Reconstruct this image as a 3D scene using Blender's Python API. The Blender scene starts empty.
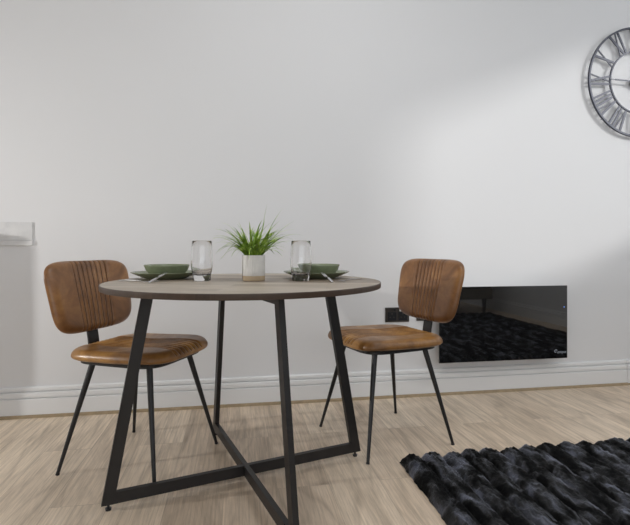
import bpy, bmesh, math, random
import numpy as np
from mathutils import Vector, Matrix
random.seed(7)
rng = np.random.default_rng(7)
S = bpy.context.scene
COL = S.collection
PI = math.pi
# ------------------------------------------------------------------ camera frame -> room frame
F, HOR, EYE = 469.0, 247.5, 0.875
PSI = math.radians(9.53)
c_, s_ = math.cos(PSI), math.sin(PSI)
CAMY = -2.611
def c2w(X, Y):
    return (X * c_ + Y * s_, -X * s_ + Y * c_ + CAMY)
WALL_Y = 0.03
def onwall(px, py, yw=WALL_Y):
    k = (px - 315) / F
    Y = (yw - CAMY) / (c_ - s_ * k)
    return ((k * Y) * c_ + Y * s_, EYE - (py - HOR) * Y / F)

# ------------------------------------------------------------------ materials
def lin(r, g, b):
    f = lambda v: (v / 255 / 12.92) if v / 255 <= .04045 else ((v / 255 + .055) / 1.055) ** 2.4
    return (f(r), f(g), f(b), 1)
class NT:
    def __init__(self, name):
        self.m = bpy.data.materials.new(name); self.m.use_nodes = True
        self.t = self.m.node_tree; self.b = self.t.nodes['Principled BSDF']
    def n(self, typ, **kw):
        n = self.t.nodes.new(typ)
        for k, v in kw.items():
            if k in n.inputs.keys(): n.inputs[k].default_value = v
            else: setattr(n, k, v)
        return n
    def l(self, a, b): self.t.links.new(a, b)
    def ramp(self, src, stops):
        r = self.n('ShaderNodeValToRGB')
        el = r.color_ramp.elements
        el[0].position, el[0].color = stops[0]; el[1].position, el[1].color = stops[-1]
        for p, c in stops[1:-1]:
            e = el.new(p); e.color = c
        self.l(src, r.inputs['Fac']); return r.outputs['Color']
    def mix(self, fac, a, b, mode='MIX'):
        m = self.n('ShaderNodeMix', data_type='RGBA', blend_type=mode)
        for sock, v in ((0, fac), (6, a), (7, b)):
            if hasattr(v, 'is_linked') or hasattr(v, 'links'): self.l(v, m.inputs[sock])
            else: m.inputs[sock].default_value = v
        return m.outputs[2]
    def coords(self, scale=(1, 1, 1), rot=(0, 0, 0), loc=(0, 0, 0), kind='Object'):
        tc = self.n('ShaderNodeTexCoord'); mp = self.n('ShaderNodeMapping')
        mp.inputs['Scale'].default_value = scale; mp.inputs['Rotation'].default_value = rot; mp.inputs['Location'].default_value = loc
        self.l(tc.outputs[kind], mp.inputs['Vector']); return mp.outputs['Vector']
    def noise(self, vec, scale, detail=4, rough=.55, dist=0):
        n = self.n('ShaderNodeTexNoise', Scale=scale, Detail=detail, Roughness=rough, Distortion=dist)
        self.l(vec, n.inputs['Vector']); return n.outputs['Fac']
    def bump(self, h, strength=.2, dist=.002):
        b = self.n('ShaderNodeBump', Strength=strength, Distance=dist)
        self.l(h, b.inputs['Height']); self.l(b.outputs['Normal'], self.b.inputs['Normal'])
    def set(self, **kw):
        for k, v in kw.items():
            self.b.inputs[k.replace('_', ' ')].default_value = v
        return self
def plain(name, rgb, rough=.5, metal=0, spec=.5, noise=0, nscale=20):
    m = NT(name); m.set(Roughness=rough, Metallic=metal); m.b.inputs['Specular IOR Level'].default_value = spec
    col = lin(*rgb)
    v = m.coords()
    f = m.noise(v, nscale, 3)
    dark = tuple(x * (1 - .06 - noise) for x in col[:3]) + (1,)
    lite = tuple(min(1, x * (1 + .06 + noise)) for x in col[:3]) + (1,)
    m.l(m.ramp(f, [(.3, dark), (.7, lite)]), m.b.inputs['Base Color'])
    return m.m
def wall_paint(name, rgb):
    m = NT(name); m.set(Roughness=.75)
    v = m.coords()
    f = m.noise(v, .9, 2); col = lin(*rgb)
    m.l(m.ramp(f, [(.3, tuple(x * .985 for x in col[:3]) + (1,)), (.7, col)]), m.b.inputs['Base Color'])
    m.bump(m.noise(v, 260, 3), .06, .0006)
    return m.m
def floor_mat():
    m = NT('oak_laminate'); m.set(Roughness=.42)
    v = m.coords(rot=(0, 0, PI / 2), loc=(.37, .045, 0))
    br = m.n('ShaderNodeTexBrick', Scale=1.0, offset=.37, offset_frequency=2)
    br.inputs['Mortar Size'].default_value = .0012; br.inputs['Mortar Smooth'].default_value = .3
    br.inputs['Brick Width'].default_value = 1.28; br.inputs['Row Height'].default_value = .192
    br.inputs['Color1'].default_value = (0, 0, 0, 1); br.inputs['Color2'].default_value = (1, 1, 1, 1); br.inputs['Mortar'].default_value = (.5, .5, .5, 1)
    br.inputs['Bias'].default_value = 0
    m.l(v, br.inputs['Vector'])
    # per-plank shift of the grain
    tc = m.n('ShaderNodeTexCoord')
    sc = m.n('ShaderNodeVectorMath', operation='SCALE'); sc.inputs['Scale'].default_value = 7.0
    m.l(br.outputs['Color'], sc.inputs[0])
    ad = m.n('ShaderNodeVectorMath', operation='ADD'); m.l(tc.outputs['Object'], ad.inputs[0]); m.l(sc.outputs['Vector'], ad.inputs[1])
    def st(scale):
        mp = m.n('ShaderNodeMapping'); mp.inputs['Scale'].default_value = scale; m.l(ad.outputs['Vector'], mp.inputs['Vector']); return mp.outputs['Vector']
    fine = m.noise(st((130, 4.2, 1)), 1.0, 7, .72, .35)
    broad = m.noise(st((8, 1.6, 1)), 1.0, 4, .6, 1.0)
    fld = m.noise(st((4.2, .55, 1)), 1.0, 2, .45, .4)
    mu = m.n('ShaderNodeMath', operation='MULTIPLY'); mu.inputs[1].default_value = 22; m.l(fld, mu.inputs[0])
    pg = m.n('ShaderNodeMath', operation='PINGPONG'); pg.inputs[1].default_value = 1.0; m.l(mu.outputs[0], pg.inputs[0])
    base = m.ramp(br.outputs['Color'], [(0, lin(220, 200, 177)), (.5, lin(230, 211, 188)), (1, lin(240, 222, 199))])
    g1 = m.ramp(fine, [(.36, (.60, .58, .56, 1)), (.6, (1.10, 1.10, 1.10, 1))])
    g2 = m.ramp(broad, [(.30, (.66, .64, .62, 1)), (.55, (1.02, 1.02, 1.02, 1))])
    g3 = m.ramp(pg.outputs[0], [(.0, (.74, .72, .70, 1)), (.4, (1.0, 1.0, 1.0, 1))])
    x = m.mix(.62, base, g1, 'MULTIPLY'); x = m.mix(.8, x, g2, 'MULTIPLY'); x = m.mix(.6, x, g3, 'MULTIPLY')
    x = m.mix(.6, x, m.mix(br.outputs['Fac'], (1, 1, 1, 1), (.55, .52, .5, 1)), 'MULTIPLY')
    m.l(x, m.b.inputs['Base Color'])
    m.l(m.ramp(fine, [(.3, (.5, .5, .5, 1)), (.7, (.36, .36, .36, 1))]), m.b.inputs['Roughness'])
    m.bump(fine, .12, .0012)
    return m.m
def table_wood(name, cols, rot):
    m = NT(name); m.set(Roughness=.42)
    v = m.coords(rot=(0, 0, rot))
    br = m.n('ShaderNodeTexBrick', Scale=1.0, offset=.43)
    br.inputs['Mortar Size'].default_value = .0004
    br.inputs['Brick Width'].default_value = .55; br.inputs['Row Height'].default_value = .085
    br.inputs['Color1'].default_value = (0, 0, 0, 1); br.inputs['Color2'].default_value = (1, 1, 1, 1); br.inputs['Mortar'].default_value = (.3, .3, .3, 1)
    m.l(v, br.inputs['Vector'])
    mp = m.n('ShaderNodeMapping'); mp.inputs['Scale'].default_value = (5, 70, 1); m.l(v, mp.inputs['Vector'])
    fine = m.noise(mp.outputs['Vector'], 1.0, 6, .65, .5)
    mp2 = m.n('ShaderNodeMapping'); mp2.inputs['Scale'].default_value = (3, 11, 1); m.l(v, mp2.inputs['Vector'])
    broad = m.noise(mp2.outputs['Vector'], 1.0, 4, .6, .5)
    base = m.ramp(br.outputs['Color'], [(0, cols[0]), (.5, cols[1]), (1, cols[2])])
    x = m.mix(.55, base, m.ramp(fine, [(.3, (.55, .53, .5, 1)), (.65, (1.1, 1.1, 1.1, 1))]), 'MULTIPLY')
    x = m.mix(.6, x, m.ramp(broad, [(.3, (.62, .6, .58, 1)), (.65, (1.08, 1.08, 1.08, 1))]), 'MULTIPLY')
    m.l(x, m.b.inputs['Base Color']); m.bump(fine, .1, .001)
    return m.m
def leather(name, cols, seed):
    m = NT(name); m.set(Roughness=.36); m.b.inputs['Specular IOR Level'].default_value = .55
    v = m.coords(loc=(seed, seed * .7, 0))
    n1 = m.noise(v, 7.5, 5, .6, .6); n2 = m.noise(v, 34, 4, .6)
    x = m.ramp(n1, [(.28, cols[0]), (.5, cols[1]), (.72, cols[2])])
    x = m.mix(.35, x, m.ramp(n2, [(.3, (.6, .56, .5, 1)), (.65, (1.1, 1.1, 1.1, 1))]), 'MULTIPLY')
    m.l(x, m.b.inputs['Base Color'])
    m.l(m.ramp(n1, [(.3, (.42, .42, .42, 1)), (.7, (.27, .27, .27, 1))]), m.b.inputs['Roughness'])
    m.bump(m.noise(v, 240, 3), .12, .0008)
    return m.m
def glass_mat(name, tint=(1, 1, 1, 1), ior=1.45, rough=0):
    m = NT(name); m.set(Roughness=rough, IOR=ior); m.b.inputs['Transmission Weight'].default_value = 1; m.b.inputs['Base Color'].default_value = tint
    return m.m
def fur_mat():
    m = NT('black_faux_fur'); m.set(Roughness=.55)
    v = m.coords()
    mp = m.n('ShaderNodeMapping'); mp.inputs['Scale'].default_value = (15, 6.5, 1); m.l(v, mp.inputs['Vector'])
    sheen_patches = m.noise(mp.outputs['Vector'], 1.0, 3, .5, 1.0)
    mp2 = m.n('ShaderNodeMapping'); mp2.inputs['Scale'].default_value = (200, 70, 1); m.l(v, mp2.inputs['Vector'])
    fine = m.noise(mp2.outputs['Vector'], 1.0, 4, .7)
    m.l(m.ramp(sheen_patches, [(.50, lin(5, 5.5, 7)), (.57, lin(13, 14, 17)), (.64, lin(54, 57, 69)), (.78, lin(100, 104, 121))]), m.b.inputs['Base Color'])  # sheen highlights painted into the pile as pale base-colour patches
    m.l(m.ramp(sheen_patches, [(.44, (.12, .12, .12, 1)), (.66, (.7, .7, .7, 1))]), m.b.inputs['Specular IOR Level'])
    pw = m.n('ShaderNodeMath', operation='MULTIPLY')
    m.l(m.ramp(sheen_patches, [(.48, (.0, .0, .0, 1)), (.58, (.35, .35, .35, 1)), (.70, (1, 1, 1, 1))]), pw.inputs[0])
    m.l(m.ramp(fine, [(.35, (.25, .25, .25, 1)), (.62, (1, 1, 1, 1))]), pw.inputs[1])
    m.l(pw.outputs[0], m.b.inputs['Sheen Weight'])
    m.b.inputs['Sheen Roughness'].default_value = .38
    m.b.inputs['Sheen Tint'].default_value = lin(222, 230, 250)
    m.l(m.ramp(sheen_patches, [(.42, (.7, .7, .7, 1)), (.66, (.36, .36, .36, 1))]), m.b.inputs['Roughness'])
    m.bump(fine, .8, .006)
    return m.m
def blade_mat():
    m = NT('grass_blade'); m.set(Roughness=.4)
    v = m.coords()
    n1 = m.noise(v, 45, 2)
    m.l(m.ramp(n1, [(.3, lin(72, 108, 38)), (.5, lin(132, 166, 56)), (.70, lin(190, 212, 104))]), m.b.inputs['Base Color'])
    m.b.inputs['Subsurface Weight'].default_value = .0
    return m.m
M = {
 'wall': wall_paint('white_wall_paint', (226, 226, 227)),
 'ceil': wall_paint('white_ceiling_paint', (240, 240, 240)),
 'gloss': wall_paint('white_satin_paint', (232, 232, 232)),
 'bead': plain('oak_beading', (158, 138, 108), .5, noise=.1, nscale=30),
 'floor': floor_mat(),
 'top': table_wood('grey_brown_oak', [lin(136, 120, 104), lin(168, 154, 137), lin(194, 182, 166)], 0.5),
 'edge': table_wood('dark_brown_edge', [lin(62, 50, 43), lin(72, 58, 49), lin(82, 66, 55)], 0),
 'metal': plain('black_powder_coat', (44, 42, 42), .42, .3),
 'leg': plain('black_metal_leg', (46, 45, 46), .38, .4),
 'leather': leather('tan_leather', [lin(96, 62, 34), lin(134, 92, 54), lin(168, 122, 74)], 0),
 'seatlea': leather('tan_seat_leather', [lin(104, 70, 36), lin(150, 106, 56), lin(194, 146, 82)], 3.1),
 'rib_shade': plain('dark_brown_rib_shade', (88, 58, 32), .55, noise=.1, nscale=300),  # dark lines that paint shade into the channels between ribs
 'sage': plain('sage_glaze', (126, 134, 106), .22, noise=.05, nscale=40),
 'sagerim': plain('brown_unglazed_rim', (120, 104, 82), .5),
 'glass': glass_mat('clear_glass', (1, 1, 1, 1)),
 'pot': plain('white_ceramic', (228, 225, 220), .6),
 'clay': plain('tan_clay', (188, 166, 136), .7),
 'soil': plain('dark_soil', (58, 48, 36), .9, noise=.3, nscale=120),
 'blade': blade_mat(),
 'steel': plain('polished_steel', (205, 205, 208), .18, 1),
 'nickel': plain('black_nickel', (96, 92, 88), .28, .9),
 'socketblack': plain('black_plastic', (24, 25, 30), .35),
 'white': plain('white_plastic', (235, 235, 235), .4),
 'heat': None,
 'heatside': plain('heater_housing', (40, 40, 42), .5),
 'clock': plain('gunmetal', (54, 57, 70), .42, .25),
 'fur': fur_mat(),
 'sofa': plain('taupe_velvet', (122, 116, 104), .8),
 'sofaleg': plain('dark_wood_leg', (40, 34, 30), .4),
 'quartz': plain('white_quartz', (218, 218, 218), .35),
 'cab': plain('pale_grey_cabinet', (205, 205, 205), .4),
 'print': plain('silver_print', (170, 178, 190), .5),
 'led': None, 'frame': plain('white_upvc', (238, 238, 238), .35),
 'pane': glass_mat('window_pane', (1, 1, 1, 1), 1.02),
}
h = NT('black_heater_glass'); h.set(Roughness=.03); h.b.inputs['Base Color'].default_value = lin(17, 17, 18)
h.b.inputs['IOR'].default_value = 2.0; M['heat'] = h.m
l = NT('blue_indicator'); l.b.inputs['Base Color'].default_value = lin(120, 160, 255); l.b.inputs['Emission Color'].default_value = lin(120, 160, 255); l.b.inputs['Emission Strength'].default_value = .6; M['led'] = l.m

# ------------------------------------------------------------------ mesh helpers
def obj(name, bm, mat, parent=None, smooth=False, loc=None, auto=None):
    me = bpy.data.meshes.new(name)
    bmesh.ops.recalc_face_normals(bm, faces=bm.faces[:])
    bm.to_mesh(me); bm.free()
    me.materials.append(mat)
    if smooth:
        for p in me.polygons: p.use_smooth = True
    if auto: me.set_sharp_from_angle(angle=math.radians(auto))
    o = bpy.data.objects.new(name, me); COL.objects.link(o)
    if parent: o.parent = parent
    if loc: o.location = loc
    return o
def thing(name, label, cat, loc=(0, 0, 0), rz=0, group=None):
    o = bpy.data.objects.new(name, None); COL.objects.link(o)
    o.location = loc; o.rotation_euler = (0, 0, rz); o.empty_display_size = .05
    return tag(o, label, cat, group)
def tag(o, label, cat, group=None):
    o['label'] = label; o['category'] = cat
    if group: o['group'] = group
    return o
def struct(name, bm, mat, **k):
    o = obj(name, bm, mat, **k); o['kind'] = 'structure'; return o
def copy_thing(root, name=None):
    r = root.copy(); COL.objects.link(r)
    for ch in [o for o in list(COL.objects) if o.parent == root]:
        c = ch.copy(); COL.objects.link(c); c.parent = r
        for g in [o for o in list(COL.objects) if o.parent == ch]:
            d = g.copy(); COL.objects.link(d); d.parent = c
    return r
def box(bm, x0, x1, y0, y1, z0, z1, bev=0, mat=None):
    r = bmesh.ops.create_cube(bm, size=1)
    vs = r['verts']
    for v in vs:
        v.co = Vector(((x0 + x1) / 2 + v.co.x * (x1 - x0), (y0 + y1) / 2 + v.co.y * (y1 - y0), (z0 + z1) / 2 + v.co.z * (z1 - z0)))
    if bev:
        es = list({e for v in vs for e in v.link_edges})
        bmesh.ops.bevel(bm, geom=es, offset=bev, segments=2, affect='EDGES', profile=.5)
    if mat is not None:
        bmesh.ops.transform(bm, matrix=mat, verts=[v for v in bm.verts if v in set(vs)] or vs)
def boxbm(*a, **k):
    bm = bmesh.new(); box(bm, *a, **k); return bm
def prism(bm, pts, axis, a0, a1):
    """extrude a closed 2-D outline along an axis ('x','y','z')"""
    def P(p, t):
        return {'x': (t, p[0], p[1]), 'y': (p[0], t, p[1]), 'z': (p[0], p[1], t)}[axis]
    A = [bm.verts.new(P(p, a0)) for p in pts]; B = [bm.verts.new(P(p, a1)) for p in pts]
    n = len(pts)
    for i in range(n): bm.faces.new((A[i], A[(i + 1) % n], B[(i + 1) % n], B[i]))
    bm.faces.new(A[::-1]); bm.faces.new(B)
def lathe(bm, prof, seg=64, flute=None):
    """prof: (r,z) list, open; r=0 ends closed to a point"""
    rings = []
    for r, z in prof:
        if r < 1e-6: rings.append([bm.verts.new((0, 0, z))])
        else:
            ring = []
            for k in range(seg):
                a = 2 * PI * k / seg; rr = r
                if flute: rr = flute(r, z, a)
                ring.append(bm.verts.new((rr * math.cos(a), rr * math.sin(a), z)))
            rings.append(ring)
    for A, B in zip(rings, rings[1:]):
        for k in range(seg):
            k2 = (k + 1) % seg
            if len(A) == 1 and len(B) == 1: continue
            if len(A) == 1: bm.faces.new((A[0], B[k], B[k2]))
            elif len(B) == 1: bm.faces.new((A[k], B[0], A[k2]))
            else: bm.faces.new((A[k], A[k2], B[k2], B[k]))
def lathebm(*a, **k):
    bm = bmesh.new(); lathe(bm, *a, **k); return bm
def frustum(bm, p0, p1, r0, r1, seg=16):
    p0, p1 = Vector(p0), Vector(p1); d = (p1 - p0).normalized()
    u = d.orthogonal().normalized(); w = d.cross(u)
    A = [bm.verts.new(p0 + (u * math.cos(t) + w * math.sin(t)) * r0) for t in [2 * PI * k / seg for k in range(seg)]]
    B = [bm.verts.new(p1 + (u * math.cos(t) + w * math.sin(t)) * r1) for t in [2 * PI * k / seg for k in range(seg)]]
    for k in range(seg): bm.faces.new((A[k], A[(k + 1) % seg], B[(k + 1) % seg], B[k]))
    bm.faces.new(A[::-1]); bm.faces.new(B)
def beam(bm, p0, p1, side, wide, thick):
    """rectangular bar from p0 to p1; 'side' is the direction of its thickness"""
    p0, p1, side = Vector(p0), Vector(p1), Vector(side).normalized()
    d = (p1 - p0).normalized(); w = d.cross(side).normalized()
    cs = [(a * wide / 2, b * thick / 2) for a, b in ((-1, -1), (1, -1), (1, 1), (-1, 1))]
    A = [bm.verts.new(p0 + w * a + side * b) for a, b in cs]; B = [bm.verts.new(p1 + w * a + side * b) for a, b in cs]
    for k in range(4): bm.faces.new((A[k], A[(k + 1) % 4], B[(k + 1) % 4], B[k]))
    bm.faces.new(A[::-1]); bm.faces.new(B)
def ribbon(bm, path, wide, thick, axis=(1, 0, 0)):
    """flat strap swept along a path; width along axis"""
    ax = Vector(axis); path = [Vector(p) for p in path]; rings = []
    for i, p in enumerate(path):
        d = (path[min(i + 1, len(path) - 1)] - path[max(i - 1, 0)]).normalized(); n = d.cross(ax).normalized()
        rings.append([bm.verts.new(p + ax * (a * wide / 2) + n * (b * thick / 2)) for a, b in ((-1, -1), (1, -1), (1, 1), (-1, 1))])
    for A, B in zip(rings, rings[1:]):
        for k in range(4): bm.faces.new((A[k], A[(k + 1) % 4], B[(k + 1) % 4], B[k]))
    bm.faces.new(rings[0][::-1]); bm.faces.new(rings[-1])
def smoothpath(pts, n=8):
    out = []; P = [Vector(p) for p in pts]; P = [P[0] * 2 - P[1]] + P + [P[-1] * 2 - P[-2]]
    for i in range(1, len(P) - 2):
        a, b, c, d = P[i - 1:i + 3]
        for k in range(n):
            t = k / n
            out.append(.5 * ((2 * b) + (c - a) * t + (2 * a - 5 * b + 4 * c - d) * t * t + (-a + 3 * b - 3 * c + d) * t ** 3))
    out.append(P[-2]); return out

# ------------------------------------------------------------------ room shell
RX, LX, FY, CZ = 3.6, -4.6, -4.9, 2.92
bm = boxbm(LX - .1, RX + .1, FY - .1, WALL_Y + .1, -.1, 0); struct('floor', bm, M['floor'])
bm = boxbm(LX - .1, RX + .1, FY - .1, WALL_Y + .1, CZ, CZ + .1); struct('ceiling', bm, M['ceil'])
bm = boxbm(LX - .1, RX + .1, WALL_Y, WALL_Y + .1, 0, CZ); struct('wall_back', bm, M['wall'])
bm = boxbm(LX - .1, LX, FY, WALL_Y, 0, CZ); struct('wall_left', bm, M['wall'])
# right wall with the window the slanting daylight comes through
WY0, WY1, WZ0, WZ1 = -2.75, -.55, 1.36, 2.80
bm = bmesh.new()
box(bm, RX, RX + .12, FY, WY0, 0, CZ); box(bm, RX, RX + .12, WY1, WALL_Y, 0, CZ)
box(bm, RX, RX + .12, WY0, WY1, 0, WZ0); box(bm, RX, RX + .12, WY0, WY1, WZ1, CZ)
struct('wall_right', bm, M['wall'])
bm = bmesh.new()
t = .045
box(bm, RX + .05, RX + .10, WY0, WY1, WZ0, WZ0 + t); box(bm, RX + .05, RX + .10, WY0, WY1, WZ1 - t, WZ1)
for y in (WY0, WY1 - t): box(bm, RX + .05, RX + .10, y, y + t, WZ0 + t, WZ1 - t)
struct('window_1', bm, M['frame'])
# front wall with wide glazed opening, added and placed for the fill light (behind the camera)
GX0, GX1, GZ0, GZ1 = -1.9, 2.8, .35, 2.35
bm = bmesh.new()
box(bm, LX, GX0, FY - .1, FY, 0, CZ); box(bm, GX1, RX, FY - .1, FY, 0, CZ)
box(bm, GX0, GX1, FY - .1, FY, GZ1, CZ); box(bm, GX0, GX1, FY - .1, FY, 0, GZ0)
struct('wall_front', bm, M['wall'])
bm = bmesh.new()
for x in (GX0, GX0 + 1.55, GX0 + 3.1, GX1 - .06): box(bm, x, x + .06, FY - .08, FY - .02, GZ0, GZ1)
box(bm, GX0, GX1, FY - .08, FY - .02, GZ0, GZ0 + .06); box(bm, GX0, GX1, FY - .08, FY - .02, GZ1 - .06, GZ1)
struct('window_2', bm, M['frame'])
# skirting: stepped profile (distance from wall, height)
SK = [(0, .0), (.020, .0), (.020, .092), (.0188, .0945), (.009, .0955), (.009, .0995), (.0172, .1015), (.0182, .110), (.0168, .124), (.011, .1272), (.003, .1282), (.003, .1330), (.0118, .1345), (.0112, .148), (.006, .154), (0, .154)]
jx = onwall(627.5, 370, WALL_Y - .02)[0]
bm = bmesh.new(); prism(bm, [(WALL_Y - a, z) for a, z in SK], 'x', LX, jx); struct('baseboard_back', bm, M['gloss'])
bm = bmesh.new(); prism(bm, [(WALL_Y - a * 1.25 - (.001 if a else 0), z * 1.012) for a, z in SK], 'x', jx, RX); struct('baseboard_corner', bm, M['gloss'])
bm = bmesh.new(); prism(bm, [(RX - a, z) for a, z in SK], 'y', FY, WALL_Y - .03); struct('baseboard_right', bm, M['gloss'])
q = [(WALL_Y - .02, 0)] + [(WALL_Y - .02 - .012 * math.cos(a), .014 * math.sin(a)) for a in np.linspace(0, PI / 2, 6)]
bm = bmesh.new(); prism(bm, q, 'x', LX, RX - .03); struct('trim_1', bm, M['bead'])

# ------------------------------------------------------------------ dining chairs
def pad(W, D, T, ex=5, nu=150, nv=64, rib_half=.088, ribs=7, A=.0145, r=.028, crown=.004, under=.35):
    """upholstered panel: rounded-square outline, soft rolled edge, ribbed centre third running along y"""
    bm = bmesh.new()
    per = 12; a0 = rib_half / (W / 2)
    inner = np.linspace(-a0, a0, ribs * per + 1)
    tt = np.linspace(0, 1, 30)[1:]; a1 = a0 + .010 / (W / 2)
    outer = np.concatenate([np.linspace(a0, a1, 7)[1:], a1 + (1 - a1) * (1 - (1 - tt) ** 2.6)])
    us = np.concatenate([-outer[::-1], inner, outer]); nu = len(us); k0 = len(outer)
    vs = np.linspace(-1, 1, nv); vs = np.sign(vs) * (1 - (1 - np.abs(vs)) ** 2.0)
    top, bot = {}, {}
    for i, a in enumerate(us):
        ext = max(0, 1 - abs(a) ** ex) ** (1 / ex)
        for j, b in enumerate(vs):
            x, y = a * W / 2, b * ext * D / 2
            m = min(1, (abs(a) ** ex + abs(b * ext) ** ex) ** (1 / ex))
            d = (1 - m) * min(W, D) / 2
            e = min(d / r, 1); prof = math.sqrt(max(0, 1 - (1 - e) ** 2))
            z = T * (1 - under) * prof + crown * (1 - m * m)
            if k0 <= i < k0 + ribs * per + 1:
                f = ((i - k0) / per) % 1
                z -= A * (1 - math.sqrt(max(0, 1 - (2 * f - 1) ** 2))) * min(1, d / .009)
            else:
                g = min(1, (abs(x) - rib_half) / .009); z -= A * (1 - math.sqrt(1 - (1 - g) ** 2)) * min(1, d / .009); z += .0015 * g * prof
            top[i, j] = bm.verts.new((x, y, z))
            bot[i, j] = top[i, j] if i in (0, nu - 1) or j in (0, nv - 1) else bm.verts.new((x, y, -T * under * prof))
    for i in range(nu - 1):
        for j in range(nv - 1):
            fc_ = bm.faces.new((top[i, j], top[i + 1, j], top[i + 1, j + 1], top[i, j + 1]))
            if k0 - 1 <= i <= k0 + ribs * per and (i - k0) % per in (0, per - 1) and 2 < j < nv - 4: fc_.material_index = 1      # channel between two ribs, its shade painted in dark brown
            q = [bot[i, j], bot[i, j + 1], bot[i + 1, j + 1], bot[i + 1, j]]
            try: bm.faces.new(q)
            except ValueError: pass
    bmesh.ops.remove_doubles(bm, verts=bm.verts[:], dist=1e-5)
    return bm
CHG = 'tan leather dining chairs at the round table'
def make_chair():
    t = thing('dining_chair', '', 'chair', group=CHG)
    # seat
    bm = pad(.435, .455, .042, ex=4.2)
    for v in bm.verts:
        x, y, z = v.co
        z += .455 + .022 * y - .010 * math.exp(-((y + .03) / .12) ** 2) * (1 - (x / .22) ** 2)      # gentle dish, front a little higher
        if y > .13: z -= 1.1 * (y - .13) ** 2
        v.co = (x * (1 + .10 * y), y - .002, z)
    obj('seat', bm, M['seatlea'], t, smooth=True).data.materials.append(M['rib_shade'])
    # backrest, leaning 12 degrees and wrapped slightly around the sitter
    bm = pad(.455, .303, .040, ex=4.8, nv=56)
    la = math.radians(12)
    for v in bm.verts:
        x, y, z = v.co
        x *= 1 + .12 * y / .15 * .5
        n = z + .30 * x * x * 1.2 - .006
        yy = -.268 - y * math.sin(la) + n * math.cos(la)
        zz = .671 + y * math.cos(la) + n * math.sin(la)
        v.co = (x, yy, zz)
    obj('backrest', bm, M['leather'], t, smooth=True).data.materials.append(M['rib_shade'])
    # strap that carries the backrest
    bm = bmesh.new()
    ribbon(bm, smoothpath([(0, -.04, .431), (0, -.15, .431), (0, -.222, .433), (0, -.247, .452), (0, -.254, .49), (0, -.267, .56), (0, -.292, .68), (0, -.306, .75)]), .058, .007)
    obj('back_post', bm, M['leg'], t)
    bm = bmesh.new(); prism(bm, [(.185 * math.copysign(abs(math.cos(a)) ** .4, math.cos(a)), .190 * math.copysign(abs(math.sin(a)) ** .4, math.sin(a))) for a in np.linspace(0, 2 * PI, 48, endpoint=False)], 'z', .424, .437)
    obj('seat_frame', bm, M['leg'], t)
    for sx in (-1, 1):
        for sy in (-1, 1):
            bm = bmesh.new(); frustum(bm, (sx * .2195, sy * .2195, .004), (sx * .130, sy * .130, .430), .0065, .0125)
            o = obj('leg', bm, M['leg'], t, smooth=True, auto=40)
            bm = bmesh.new(); frustum(bm, (sx * .2199, sy * .2199, 0), (sx * .2188, sy * .2188, .006), .0075, .0075)
            obj('foot_cap', bm, M['socketblack'], o)
    return t
ch = make_chair()
ch['label'] = 'ribbed tan leather chair on the left, beside the white wall upstand'
x, y = c2w(-.715, 1.9475); ch.location = (x, y, 0); ch.rotation_euler = (0, 0, math.radians(-17.5 - 9.53 - 90))
ch2 = copy_thing(ch); ch2['label'] = 'ribbed tan leather chair on the right, in front of the black heater'
x, y = c2w(.32, 2.187); ch2.location = (x, y, 0); ch2.rotation_euler = (0, 0, math.radians(205 - 9.53 - 90))

# ------------------------------------------------------------------ dining table
TX, TY = c2w(-.2604, 1.766); TH = math.radians(25.36 - 9.53); TOP = .75
tb = thing('dining_table', 'round wood-effect dining table on crossed black metal trapezoid frames', 'table', (TX, TY, 0), TH)
R = .504
obj('tabletop', lathebm([(0, .7325), (R - .003, .7325), (R - .003, .7492), (R - .004, TOP), (0, TOP)], 128), M['top'], tb, smooth=True, auto=30)
obj('edge_band', lathebm([(R - .003, .7325), (R - .001, .7315), (R, .7335), (R, .7480), (R - .0012, .7496), (R - .003, .7496)], 128), M['edge'], tb, smooth=True, auto=30)
W_, K_ = .038, .019
rb, rt_ = .496, .366
for k in range(4):
    a = k * PI / 2; d = Vector((math.cos(a), math.sin(a), 0)); side = Vector((-math.sin(a), math.cos(a), 0))
    bm = bmesh.new()
    sl = (rb - rt_) / .7125
    # leg cut flush with floor bar and top
    pts = [(rb, .02), (rt_, .7325), (rt_ - W_ * 1.02, .7325), (rb - W_ * 1.02, .02)]
    A = [bm.verts.new(d * r + side * (-K_ / 2) + Vector((0, 0, z))) for r, z in pts]; B = [bm.verts.new(d * r + side * (K_ / 2) + Vector((0, 0, z))) for r, z in pts]
    for i in range(4): bm.faces.new((A[i], A[(i + 1) % 4], B[(i + 1) % 4], B[i]))
    bm.faces.new(A[::-1]); bm.faces.new(B)
    lg = obj('leg', bm, M['metal'], tb)
    bm = bmesh.new()
    p = d * (rb - .022); frustum(bm, (p.x, p.y, 0), (p.x, p.y, .007), .009, .010); frustum(bm, (p.x, p.y, .007), (p.x, p.y, .0205), .004, .004)
    obj('foot_glide', bm, M['socketblack'], lg, smooth=True, auto=40)
for k in range(2):
    a = k * PI / 2; d = Vector((math.cos(a), math.sin(a), 0)); side = Vector((-math.sin(a), math.cos(a), 0))
    e = rb - W_ * .5
    dz = .0006 * k
    bm = bmesh.new(); beam(bm, d * -e + Vector((0, 0, .039 + dz)), d * e + Vector((0, 0, .039 + dz)), side, W_, K_ - .001); obj('floor_bar', bm, M['metal'], tb)
    e = rt_ - .01
    bm = bmesh.new(); beam(bm, d * -e + Vector((0, 0, .7145 + dz)), d * e + Vector((0, 0, .7145 + dz)), side, .034, K_ - .001); obj('top_rail', bm, M['metal'], tb)

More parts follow.
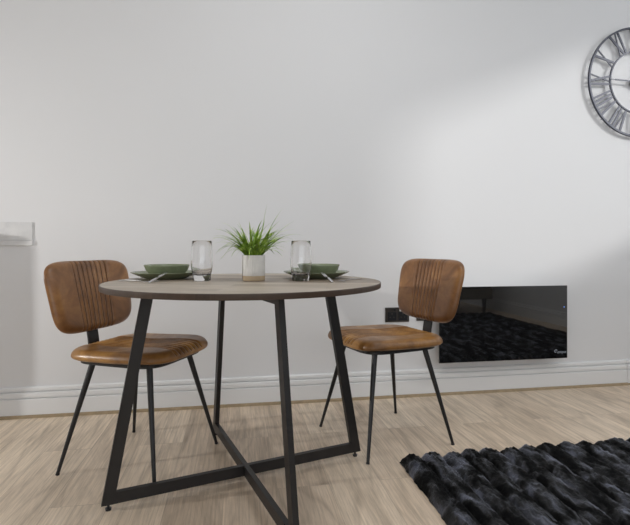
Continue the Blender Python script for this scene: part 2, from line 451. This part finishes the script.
# ------------------------------------------------------------------ tableware
def at(X, Y, z=TOP): 
    x, y = c2w(X, Y); return (x, y, z)
PLG = 'sage green dinner plates'
pl_prof = [(0, .0), (.072, .0), (.076, .001), (.082, .0035), (.105, .0125), (.125, .0215), (.1335, .0255), (.1350, .0268), (.1345, .0278), (.132, .0275), (.120, .0230), (.100, .0150), (.078, .0085), (.06, .0072), (0, .007)]
plate = obj('dinner_plate', lathebm(pl_prof, 96), M['sage'], smooth=True, loc=at(-.600, 1.89))
tag(plate, 'sage green dinner plate under the bowl left of the grass pot', 'plate', PLG)
plate2 = plate.copy(); COL.objects.link(plate2); plate2.location = at(.006, 1.925); plate2['label'] = 'sage green dinner plate under the bowl right of the grass pot'
bw_prof = [(0, 0), (.052, 0), (.056, .0015), (.066, .009), (.079, .024), (.0865, .042), (.0882, .0475), (.0872, .0485), (.0858, .0475), (.083, .040), (.074, .0225), (.060, .009), (.045, .005), (0, .004)]
def wob(r, z, a): return r * (1 + .012 * math.sin(2 * a + .6) * z / .05)
bowl = obj('bowl', lathebm(bw_prof, 96, wob), M['sage'], smooth=True, loc=at(-.597, 1.892, TOP + .0075))
tag(bowl, 'shallow sage green bowl on the plate at the left place setting', 'bowl', 'sage green bowls')
bowl2 = bowl.copy(); COL.objects.link(bowl2); bowl2.location = at(.014, 1.928, TOP + .0075); bowl2.rotation_euler = (0, 0, 1.3)
bowl2['label'] = 'shallow sage green bowl on the plate at the right place setting'
gl_prof = [(0, 0), (.0285, 0), (.0312, .0015), (.0322, .006), (.0325, .018), (.0365, .033), (.0400, .055), (.0408, .070), (.0402, .090), (.0380, .125), (.0358, .1490), (.0353, .1500), (.0348, .1490),
           (.0368, .125), (.0390, .090), (.0396, .070), (.0388, .055), (.0350, .037), (.0312, .026), (.0250, .0225), (0, .0215)]
def sq(r, z, a):
    k = max(0, 1 - z / .034) * (1 if r > .02 else 0)
    return r * (1 + .035 * k * math.cos(8 * a))
glass = obj('drinking_glass', lathebm(gl_prof, 96, sq), M['glass'], smooth=True, auto=38, loc=at(-.425, 1.762))
tag(glass, 'clear empty tumbler beside the left plate and bowl', 'glass', 'clear tumblers')
glass2 = glass.copy(); COL.objects.link(glass2); glass2.location = at(-.0525, 1.757); glass2['label'] = 'clear empty tumbler in front of the right plate and bowl'

# cutlery, modelled along +x with the handle end at 0, thickness in z
def fork_bm():
    bm = bmesh.new(); L = .19
    hw = lambda t: .0042 + .0028 * (1 - min(t / .3, 1)) if t < .6 else (.0030 + .009 * min(1, (t - .6) / .14) ** 1.5)
    T = np.linspace(0, .78, 16)
    zc = lambda t: .0035 * math.sin(PI * min(t / .7, 1)) + (.010 * ((t - .7) / .3) ** 1 if t > .7 else 0) * .35
    prev = None
    for t in T:
        w = max(.0022, hw(t)) if t > .02 else .004
        ring = [bm.verts.new((t * L, s * w, zc(t) + b * .0022)) for s, b in ((-1, 0), (1, 0), (1, 1), (-1, 1))]
        if prev:
            for k in range(4): bm.faces.new((prev[k], prev[(k + 1) % 4], ring[(k + 1) % 4], ring[k]))
        else: bm.faces.new(ring[::-1])
        prev = ring
    bm.faces.new(prev)
    for k in range(4):
        y = -.009 + k * .006
        for t0, t1 in ((.775, .88), (.88, 1.0)):
            beam(bm, (t0 * L, y, zc(t0) + .0006), (t1 * L, y, zc(t1) + .0006), (0, 0, 1), .0026 if t0 < .8 else .0021, .0012)
    return bm
def knife_bm():
    bm = bmesh.new(); L = .150
    st = [(0, .004, .0022), (.03, .0062, .0032), (.25, .0066, .0036), (.44, .0048, .0032), (.48, .0050, .0018), (.55, .0085, .0016), (.8, .0092, .0014), (.93, .0078, .0012), (1, .002, .0010)]
    prev = None
    for t, w, h in st:
        off = .0 if t < .5 else .002
        ring = [bm.verts.new((t * L, s * w * .72 + off, b * h)) for s, b in ((-1, 0), (1, 0), (1, 1), (-1, 1))]
        if prev:
            for k in range(4): bm.faces.new((prev[k], prev[(k + 1) % 4], ring[(k + 1) % 4], ring[k]))
        else: bm.faces.new(ring[::-1])
        prev = ring
    bm.faces.new(prev); return bm
def lay(o, p0, p1):
    p0, p1 = Vector(p0), Vector(p1); d = (p1 - p0).normalized()
    yv = Vector((0, 0, 1)).cross(d).normalized(); zv = d.cross(yv)
    o.matrix_world = Matrix.Translation(p0) @ Matrix((d, yv, zv)).transposed().to_4x4(); return o
fk = obj('fork', fork_bm(), M['steel'], smooth=True, auto=40)
kn = obj('knife', knife_bm(), M['steel'], smooth=True, auto=40)
lay(fk, at(-.738, 1.762, TOP + .0003), at(-.57, 1.685, TOP + .0003)); tag(fk, 'steel fork lying flat on the tabletop left of the left plate', 'fork', 'steel forks')
lay(kn, at(-.580, 1.640, TOP + .0006), at(-.560, 1.768, TOP + .0292)); tag(kn, 'steel knife leaning on the front rim of the left plate', 'knife', 'steel knives')
fk2 = fk.copy(); COL.objects.link(fk2); lay(fk2, at(.184, 1.862, TOP + .0003), at(.070, 1.695, TOP + .0003)); fk2['label'] = 'steel fork lying flat on the tabletop right of the right plate'
kn2 = kn.copy(); COL.objects.link(kn2); lay(kn2, at(.062, 1.665, TOP + .0006), at(.027, 1.802, TOP + .0292)); kn2['label'] = 'steel knife leaning on the front rim of the right plate'

# grass in a fluted pot
px_, py_, _ = at(-.233, 1.783)
pp = thing('potted_grass', 'bright green arching grass plant in a fluted white pot, middle of the table', 'plant', (px_, py_, TOP))
PR, PH = .0432, .096
def flute(r, z, a):
    return r - (.0016 * abs(math.sin(a * 16)) if r > PR - .002 and z > .02 and z < PH - .002 else 0)
obj('pot', lathebm([(PR - .001, .0185), (PR, .0195), (PR, .05), (PR, PH - .003), (PR - .001, PH), (PR - .004, PH), (PR - .0045, PH - .004), (PR - .0045, .0185)], 192, flute), M['pot'], pp, smooth=True, auto=50)
obj('pot_base', lathebm([(0, 0), (PR - .0035, 0), (PR - .0015, .0015), (PR - .0006, .004), (PR - .0006, .0185), (0, .0185)], 96), M['clay'], pp, smooth=True, auto=40)
obj('soil', lathebm([(0, .03), (PR - .005, .03), (PR - .005, PH - .012), (.02, PH - .009), (0, PH - .007)], 48), M['soil'], pp, smooth=True)
bm = bmesh.new()
def blade(x0, y0, az, lean, L, droop, w, tw, curl=0):
    N = 11; p = Vector((x0, y0, PH - .012)); th = lean; rings = []
    az_ = az
    for i in range(N):
        t = i / (N - 1)
        d = Vector((math.sin(th) * math.cos(az_), math.sin(th) * math.sin(az_), math.cos(th)))
        if i: p = p + d * (L / (N - 1))
        side = Vector((-math.sin(az_ + tw), math.cos(az_ + tw), 0))
        ww = w * (.55 + .9 * t if t < .4 else .91 * (1 - ((t - .4) / .6) ** 1.8) + .02)
        nrm = side.cross(d)
        rings.append((bm.verts.new(p - side * ww / 2), bm.verts.new(p - nrm * ww * .16), bm.verts.new(p + side * ww / 2)))
        th = min(th + droop / (N - 1) * (.35 + 1.5 * t), 2.4); az_ += curl / N
    for A, B in zip(rings, rings[1:]):
        bm.faces.new((A[0], A[1], B[1], B[0])); bm.faces.new((A[1], A[2], B[2], B[1]))
for i in range(145):
    az = random.uniform(0, 2 * PI); rr = .028 * math.sqrt(random.random())
    a0 = az + random.uniform(-.5, .5)
    lean = .1 + .6 * random.random() ** .8; L = random.uniform(.115, .175); dr = random.uniform(.3, 1.8) * (.7 + lean)
    if math.cos(az) < -.5: L *= .9
    blade(rr * math.cos(a0), rr * math.sin(a0), az, lean, L, dr, random.uniform(.0058, .0090), random.uniform(-.9, .9), random.uniform(-1.1, 1.1))
# the long blades that shape the outline (azimuth 0 = picture right, pi = picture left)
for az, lean, L, dr, w in ((.15, .30, .215, .35, .006), (.3, .62, .215, 1.15, .008), (PI - .1, .50, .185, 1.3, .0085), (PI + .1, .60, .172, 1.1, .008), (PI - .3, .3, .20, 1.0, .0075), (PI - .2, .7, .17, 1.2, .0075), (PI + .25, .4, .195, 1.2, .0075), (.2, .7, .17, 1.1, .0075), (-.2, .42, .195, 1.2, .0075), (.05, .55, .205, .5, .006), (-.1, .12, .215, .1, .0055), (PI + .2, .45, .175, 1.5, .0075), (.5, .5, .19, 1.5, .006)):
    az = az - PSI; blade(.018 * math.cos(az), .018 * math.sin(az), az, lean, L, dr, w, .5)
obj('foliage', bm, M['blade'], pp, smooth=True)

# ------------------------------------------------------------------ wall sockets
def socket(px0, px1, py0, py1, label, double):
    x0, z1 = onwall(px0, py0, WALL_Y - .008); x1, z0 = onwall(px1, py1, WALL_Y - .008)
    cx, cz = (x0 + x1) / 2, (z0 + z1) / 2; w = .146 if double else .086
    s = thing('wall_socket', label, 'socket', (cx, WALL_Y, cz), group='black nickel wall sockets')
    obj('faceplate', boxbm(-w / 2, w / 2, -.008, 0, -.043, .043, bev=.0025), M['nickel'], s)
    for k in ((-.5, .5) if double else (0,)):
        ox = k * .066
        obj('insert', boxbm(ox - .026, ox + .026, -.0095, -.006, -.034, .016, bev=.001), M['socketblack'], s)
        bm = bmesh.new()
        box(bm, ox - .004, ox + .004, -.0099, -.0085, .002, .011)
        for e in (-1, 1): box(bm, ox + e * .011 - .0035, ox + e * .011 + .0035, -.0099, -.0085, -.017, -.012)
        obj('pin_holes', bm, M['nickel'], s)
        obj('switch', boxbm(ox * .55 - .006, ox * .55 + .006, -.0125, -.0075, .020, .036, bev=.001), M['white'] if k >= 0 else M['socketblack'], s)
    return s
socket(385.3, 409.5, 307.6, 321.8, 'dark nickel double socket on the wall left of the right chair backrest', True)
socket(416.6, 430.8, 306.6, 320.4, 'dark nickel socket mostly hidden behind the right chair backrest', False)

# ------------------------------------------------------------------ panel heater
HY = WALL_Y - .075
hx1, hz1 = onwall(567.3, 285.4, HY); _, hz0 = onwall(566.8, 357.9, HY); hx0, _ = onwall(439.3, 365, HY)
hz = thing('panel_heater', 'wide black glass panel heater mounted on the wall behind the right chair', 'heater', ((hx0 + hx1) / 2, WALL_Y, hz0))
hw, hh = (hx1 - hx0) / 2, hz1 - hz0
obj('glass_panel', boxbm(-hw, hw, HY - WALL_Y, HY - WALL_Y + .008, 0, hh, bev=.0012), M['heat'], hz)
obj('housing', boxbm(-hw + .06, hw - .06, HY - WALL_Y + .008, -.022, .06, hh - .06, bev=.006), M['heatside'], hz)
for e in (-1, 1): obj('bracket', boxbm(e * hw * .6 - .02, e * hw * .6 + .02, -.022, 0, .08, hh - .08), M['heatside'], hz)
bm = bmesh.new(); bmesh.ops.create_circle(bm, cap_ends=True, segments=16, radius=.0035, matrix=Matrix.Translation((hw - .022, HY - WALL_Y - .0006, hh * .705)) @ Matrix.Rotation(PI / 2, 4, 'X'))
obj('indicator_light', bm, M['led'], hz)
# maker's mark: swirl and a short word in pale print
lx, lz, ly = hw - .078, .036, HY - WALL_Y - .0006
bm = bmesh.new()
pts = [(lx + .011 * (1 - k / 30) * math.cos(.6 + k * .26), lz + .006 + .011 * (1 - k / 30) * math.sin(.6 + k * .26)) for k in range(26)]
prev = None
for k, (x, z) in enumerate(pts):
    w = .0022 * (1 - k / 40); a = .6 + k * .26
    r = (bm.verts.new((x + w * math.cos(a), ly, z + w * math.sin(a))), bm.verts.new((x - w * math.cos(a), ly, z - w * math.sin(a))))
    if prev: bm.faces.new((prev[0], prev[1], r[1], r[0]))
    prev = r
obj('logo_swirl', bm, M['print'], hz)
fc = bpy.data.curves.new('logo_text', 'FONT'); fc.body = 'empur'; fc.size = .024; fc.extrude = .0001; fc.materials.append(M['print'])
tmp = bpy.data.objects.new('tmp_text', fc); COL.objects.link(tmp)
me = bpy.data.meshes.new_from_object(tmp.evaluated_get(bpy.context.evaluated_depsgraph_get())); bpy.data.objects.remove(tmp)
fo = bpy.data.objects.new('logo_text', me); COL.objects.link(fo); fo.parent = hz; fo.location = (lx + .010, ly, lz - .005); fo.rotation_euler = (PI / 2, 0, 0)

# ------------------------------------------------------------------ wall clock
CY = WALL_Y - .026
ccx, ccz = onwall(637.2, 82.5, CY)
lx_, _ = onwall(588.3, 83, CY)
CR = (ccx - lx_) * 1.0
ck = thing('wall_clock', 'large skeleton clock with gunmetal Roman numerals, top right of wall', 'clock', (ccx, WALL_Y, ccz))
print('clock', ccx, ccz, CR)
def ring(r, wide, deep, y, name, mat):
    bm = bmesh.new(); lathe(bm, [(r - wide / 2, -deep / 2), (r + wide / 2, -deep / 2), (r + wide / 2, deep / 2), (r - wide / 2, deep / 2), (r - wide / 2, -deep / 2)], 128)
    bmesh.ops.remove_doubles(bm, verts=bm.verts[:], dist=1e-6)
    bmesh.ops.transform(bm, matrix=Matrix.Translation((0, y, 0)) @ Matrix.Rotation(PI / 2, 4, 'X'), verts=bm.verts[:])
    return obj(name, bm, mat, ck, smooth=True, auto=40)
yc = CY - WALL_Y
outer = ring(CR - .006, .011, .014, yc, 'outer_ring', M['clock'])
ring(CR * .56, .008, .012, yc, 'inner_ring', M['clock'])
for k in range(4):
    a = PI / 4 + k * PI / 2; bm = bmesh.new(); r = CR - .010
    frustum(bm, (r * math.cos(a), yc, r * math.sin(a)), (r * math.cos(a), 0, r * math.sin(a)), .002, .002, 8); obj('standoff', bm, M['clock'], outer)
NUM = ['XII', 'I', 'II', 'III', 'IV', 'V', 'VI', 'VII', 'VIII', 'IX', 'X', 'XI']
r0, r1 = CR * .565, CR - .012
def numeral(txt, ang):
    bm = bmesh.new(); wd = {'I': .024, 'V': .050, 'X': .050}
    tot = sum(wd[c] for c in txt); x = -tot / 2
    up = Vector((math.sin(ang), 0, math.cos(ang))); rt = Vector((math.cos(ang), 0, -math.sin(ang)))
    P = lambda a, b: up * (r0 + b * (r1 - r0)) + rt * (a * (1 + .28 * (b - .5))) + Vector((0, yc, 0))
    yy = Vector((0, 1, 0))
    for c in txt:
        w = wd[c]; m = x + w / 2
        if c == 'I': beam(bm, P(m, 0), P(m, 1), yy, .0125, .006)
        if c == 'V':
            beam(bm, P(m - w * .36, 1), P(m, 0), yy, .0135, .006); beam(bm, P(m + w * .36, 1), P(m, 0), yy, .0075, .0055)
        if c == 'X':
            beam(bm, P(m - w * .38, 1), P(m + w * .38, 0), yy, .0135, .006); beam(bm, P(m + w * .38, 1), P(m - w * .38, 0), yy, .0075, .0055)
        x += w
    obj('numeral', bm, M['clock'], ck)
for k, n in enumerate(NUM): numeral(n, k * PI / 6)
def hand(name, ang, L, y, w):
    up = Vector((math.sin(ang), 0, math.cos(ang))); bm = bmesh.new()
    beam(bm, up * -.05 + Vector((0, y, 0)), up * L * .8 + Vector((0, y, 0)), (0, 1, 0), w, .003); beam(bm, up * L * .79 + Vector((0, y, 0)), up * L + Vector((0, y, 0)), (0, 1, 0), w * .5, .003)
    obj(name, bm, M['clock'], ck)
hand('minute_hand', math.radians(272), CR * .60, yc - .010, .009)
hand('hour_hand', math.radians(75), CR * .40, yc - .006, .011)
bm = bmesh.new(); frustum(bm, (0, 0, 0), (0, yc - .004, 0), .032, .032, 32); frustum(bm, (0, yc - .004, 0), (0, yc - .014, 0), .016, .013, 24)
obj('hub', bm, M['socketblack'], ck, smooth=True, auto=40)
for a in (PI / 2, PI, 0, -PI / 2):
    bm = bmesh.new(); beam(bm, (.03 * math.cos(a), yc + .006, .03 * math.sin(a)), (CR * .56 * math.cos(a), yc + .006, CR * .56 * math.sin(a)), (0, 1, 0), .004, .003)
    if a != PI: obj('spoke', bm, M['clock'], ck)
    else: bm.free()

# ------------------------------------------------------------------ rug
RX0, RX1, RY0, RY1 = .657, 3.25, -3.12, -.775
def rug():
    bm = bmesh.new(); nx, ny = 470, 330
    xs = np.linspace(0, RX1 - RX0, nx); ys = np.linspace(RY0 - RY1, 0, ny)
    P = .0865
    def vnoise(sx, sy, seed):
        g = np.random.default_rng(seed); gx = int((RX1 - RX0) * sx) + 3; gy = int((RY1 - RY0) * sy) + 3
        G = g.random((gx, gy)); X = xs[:, None] * sx; Y = (ys - ys[0])[None, :] * sy
        i = X.astype(int); j = Y.astype(int); u = X - i; v = Y - j; u = u * u * (3 - 2 * u); v = v * v * (3 - 2 * v)
        i = np.broadcast_to(i, (nx, ny)); j = np.broadcast_to(j, (nx, ny))
        return (G[i, j] * (1 - u) + G[i + 1, j] * u) * (1 - v) + (G[i, j + 1] * (1 - u) + G[i + 1, j + 1] * u) * v
    ph = (xs[:, None] + (vnoise(3, 5, 1) - .5) * .018) / P
    f = ph % 1
    ridge = np.sqrt(np.clip(1 - (2 * f - 1) ** 2, 0, 1))
    z = .006 + .031 * ridge * (.85 + .3 * vnoise(9, 7, 2)) + .008 * (vnoise(45, 16, 3) - .5) + .010 * (vnoise(130, 40, 4) - .5) + .005 * (rng.random((nx, ny)) - .5)
    rowend = np.interp(np.floor(ph), range(40), .012 * np.random.default_rng(9).standard_normal(40))
    ragged = .012 * (ridge - .6) + .010 * (vnoise(60, 60, 6) - .5)
    V = [[None] * ny for _ in range(nx)]
    for i in range(nx):
        for j in range(ny):
            y = ys[j]; x = xs[i]
            if j > ny - 10: y += ragged[i, ny - 1] + rowend[i, ny - 1] * .6
            if i < 5: x += ragged[0, j] * .6
            e = min(i / 4, (nx - 1 - i) / 4, j / 4, (ny - 1 - j) / 4, 1)
            V[i][j] = bm.verts.new((x, y, max(.002, z[i, j] * math.sqrt(e)) if e > 0 else .001))
    for i in range(nx - 1):
        for j in range(ny - 1): bm.faces.new((V[i][j], V[i + 1][j], V[i + 1][j + 1], V[i][j + 1]))
    return bm
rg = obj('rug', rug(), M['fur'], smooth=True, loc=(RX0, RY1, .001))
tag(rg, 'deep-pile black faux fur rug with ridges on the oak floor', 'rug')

# ------------------------------------------------------------------ sofa (seen in the heater glass)
sf = thing('sofa', 'taupe sofa with dark tapered legs, reflected in the black heater', 'sofa', (2.25, -3.62, 0))
obj('base', boxbm(-1.1, 1.1, -.42, .42, .19, .34, bev=.02), M['sofa'], sf)
for e in (-.55, .55): obj('seat_cushion', boxbm(e - .44, e + .44, -.25, .44, .345, .48, bev=.04), M['sofa'], sf, smooth=True)
obj('backrest', boxbm(-1.1, 1.1, -.44, -.24, .34, .82, bev=.05), M['sofa'], sf, smooth=True)
for e in (-1, 1):
    obj('armrest', boxbm(e * 1.05 - .06, e * 1.05 + .06, -.42, .42, .34, .62, bev=.03), M['sofa'], sf, smooth=True)
    for y in (-.34, .40):
        bm = bmesh.new(); frustum(bm, (e * .98, y, 0), (e * .98, y, .2), .016, .028); obj('leg', bm, M['sofaleg'], sf, smooth=True, auto=40)

# ------------------------------------------------------------------ kitchen upstand at left
ux1, uz1 = onwall(32.0, 222, WALL_Y - .008); _, uz0 = onwall(20, 245.6, WALL_Y - .008)
UX0 = -2.06
up = thing('wall_upstand', 'white upstand panel fixed to the wall at the left edge', 'upstand', ((UX0 + ux1) / 2, WALL_Y, uz0))
uw = (ux1 - UX0) / 2
obj('panel', boxbm(-uw, uw, -.005, 0, .026, uz1 - uz0, bev=.002), M['quartz'], up)
obj('ledge', boxbm(-uw, uw + .003, -.008, 0, 0, .0255, bev=.002), M['quartz'], up)
x33 = onwall(27, 300)[0]
cd = .33; cx1 = x33 - .333 * (4.3 + x33) / 1.23 ; ch_ = 1.045
print('cab', x33, cx1)
kc = thing('shade_cabinet', 'unseen pale grey cabinet added left of the upstand to shade the wall', 'cabinet', (cx1 - .44, WALL_Y - .021, 0))  # unseen block, added so its shadow darkens the wall below the upstand
obj('carcass', boxbm(-.44, .44, -cd + .018, 0, .10, ch_ - .03), M['cab'], kc)
obj('plinth', boxbm(-.44, .44, -cd + .07, 0, 0, .0995), M['cab'], kc)
obj('worktop', boxbm(-.45, .44, -cd + .012, 0, ch_ - .0295, ch_, bev=.003), M['quartz'], kc)
for e in (-1, 1):
    d_ = obj('door', boxbm(e * .219 - .215, e * .219 + .215, -cd + .004, -cd + .0175, .11, ch_ - .035, bev=.002), M['cab'], kc)
    bm = bmesh.new(); frustum(bm, (e * .03, -cd, .72), (e * .03, -cd, .90), .006, .006, 10)
    for z in (.73, .89): frustum(bm, (e * .03, -cd, z), (e * .03, -cd + .012, z), .004, .004, 8)
    obj('handle', bm, M['steel'], d_)

# ------------------------------------------------------------------ light
def area(name, loc, rot, sx, sy, power, col=(1, 1, 1)):
    L = bpy.data.lights.new(name, 'AREA'); L.shape = 'RECTANGLE'; L.size = sx; L.size_y = sy; L.energy = power; L.color = col
    o = bpy.data.objects.new(name, L); COL.objects.link(o); o.location = loc; o.rotation_euler = rot; return o
area('front_fill', ((GX0 + GX1) / 2, FY - .15, (GZ0 + GZ1) / 2), (PI / 2, 0, 0), GX1 - GX0, GZ1 - GZ0, 24, (.94, .975, 1))  # fill light added outside the unseen front window
area('daylight_right', (RX + .2, (WY0 + WY1) / 2, (WZ0 + WZ1) / 2), (0, PI / 2, 0), WZ1 - WZ0, WY1 - WY0, 9, (.95, .98, 1))
for x, y, e in [(-2.2, -2.3, 2), (.5, -1.35, 12.5), (2.3, -2.5, 15.5), (.0, -3.6, 2.5)]:
    area('ceiling_fill', (x, y, CZ - .02), (0, 0, 0), 1.0, 1.0, e, (.97, .985, 1))  # fill panels without fittings, added below the ceiling to even out the light
kl = area('wall_shadow_lamp', (-4.3, -1.2, 1.36), Vector((3.7, 1.23, -.3)).to_track_quat('-Z', 'Y').to_euler(), 0.045, .045, 13.5, (1, .99, .97))  # unseen lamp added to throw the cabinet's shadow onto the left wall
kl.data.spread = math.radians(70)
sun = bpy.data.lights.new('sun', 'SUN'); sun.energy = 1.2; sun.angle = math.radians(6); sun.color = (1, .99, .97)
so = bpy.data.objects.new('sun', sun); COL.objects.link(so)
so.rotation_euler = Vector((-1, 1.0, -.43)).to_track_quat('-Z', 'Y').to_euler(); so.location = (6, -4, 4)
w = bpy.data.worlds.new('sky'); S.world = w; w.use_nodes = True
bg = w.node_tree.nodes['Background']; bg.inputs['Color'].default_value = (.85, .92, 1, 1); bg.inputs['Strength'].default_value = .88

# ------------------------------------------------------------------ camera
cam = bpy.data.cameras.new('camera'); co = bpy.data.objects.new('camera', cam); COL.objects.link(co)
co.location = (0, CAMY, EYE); co.rotation_euler = (PI / 2, 0, -PSI)
cam.sensor_width = 36; cam.lens = F / 630 * 36; cam.shift_y = -(262.5 - HOR) / 630; cam.clip_start = .02
S.camera = co
S.view_settings.view_transform = 'Standard'; S.view_settings.look = 'None'; S.view_settings.gamma = 1; S.view_settings.use_curve_mapping = False
S.view_settings.exposure = 0.0
S.cycles.use_denoising = True
S.cycles.max_bounces = 14; S.cycles.transmission_bounces = 14; S.cycles.glossy_bounces = 6
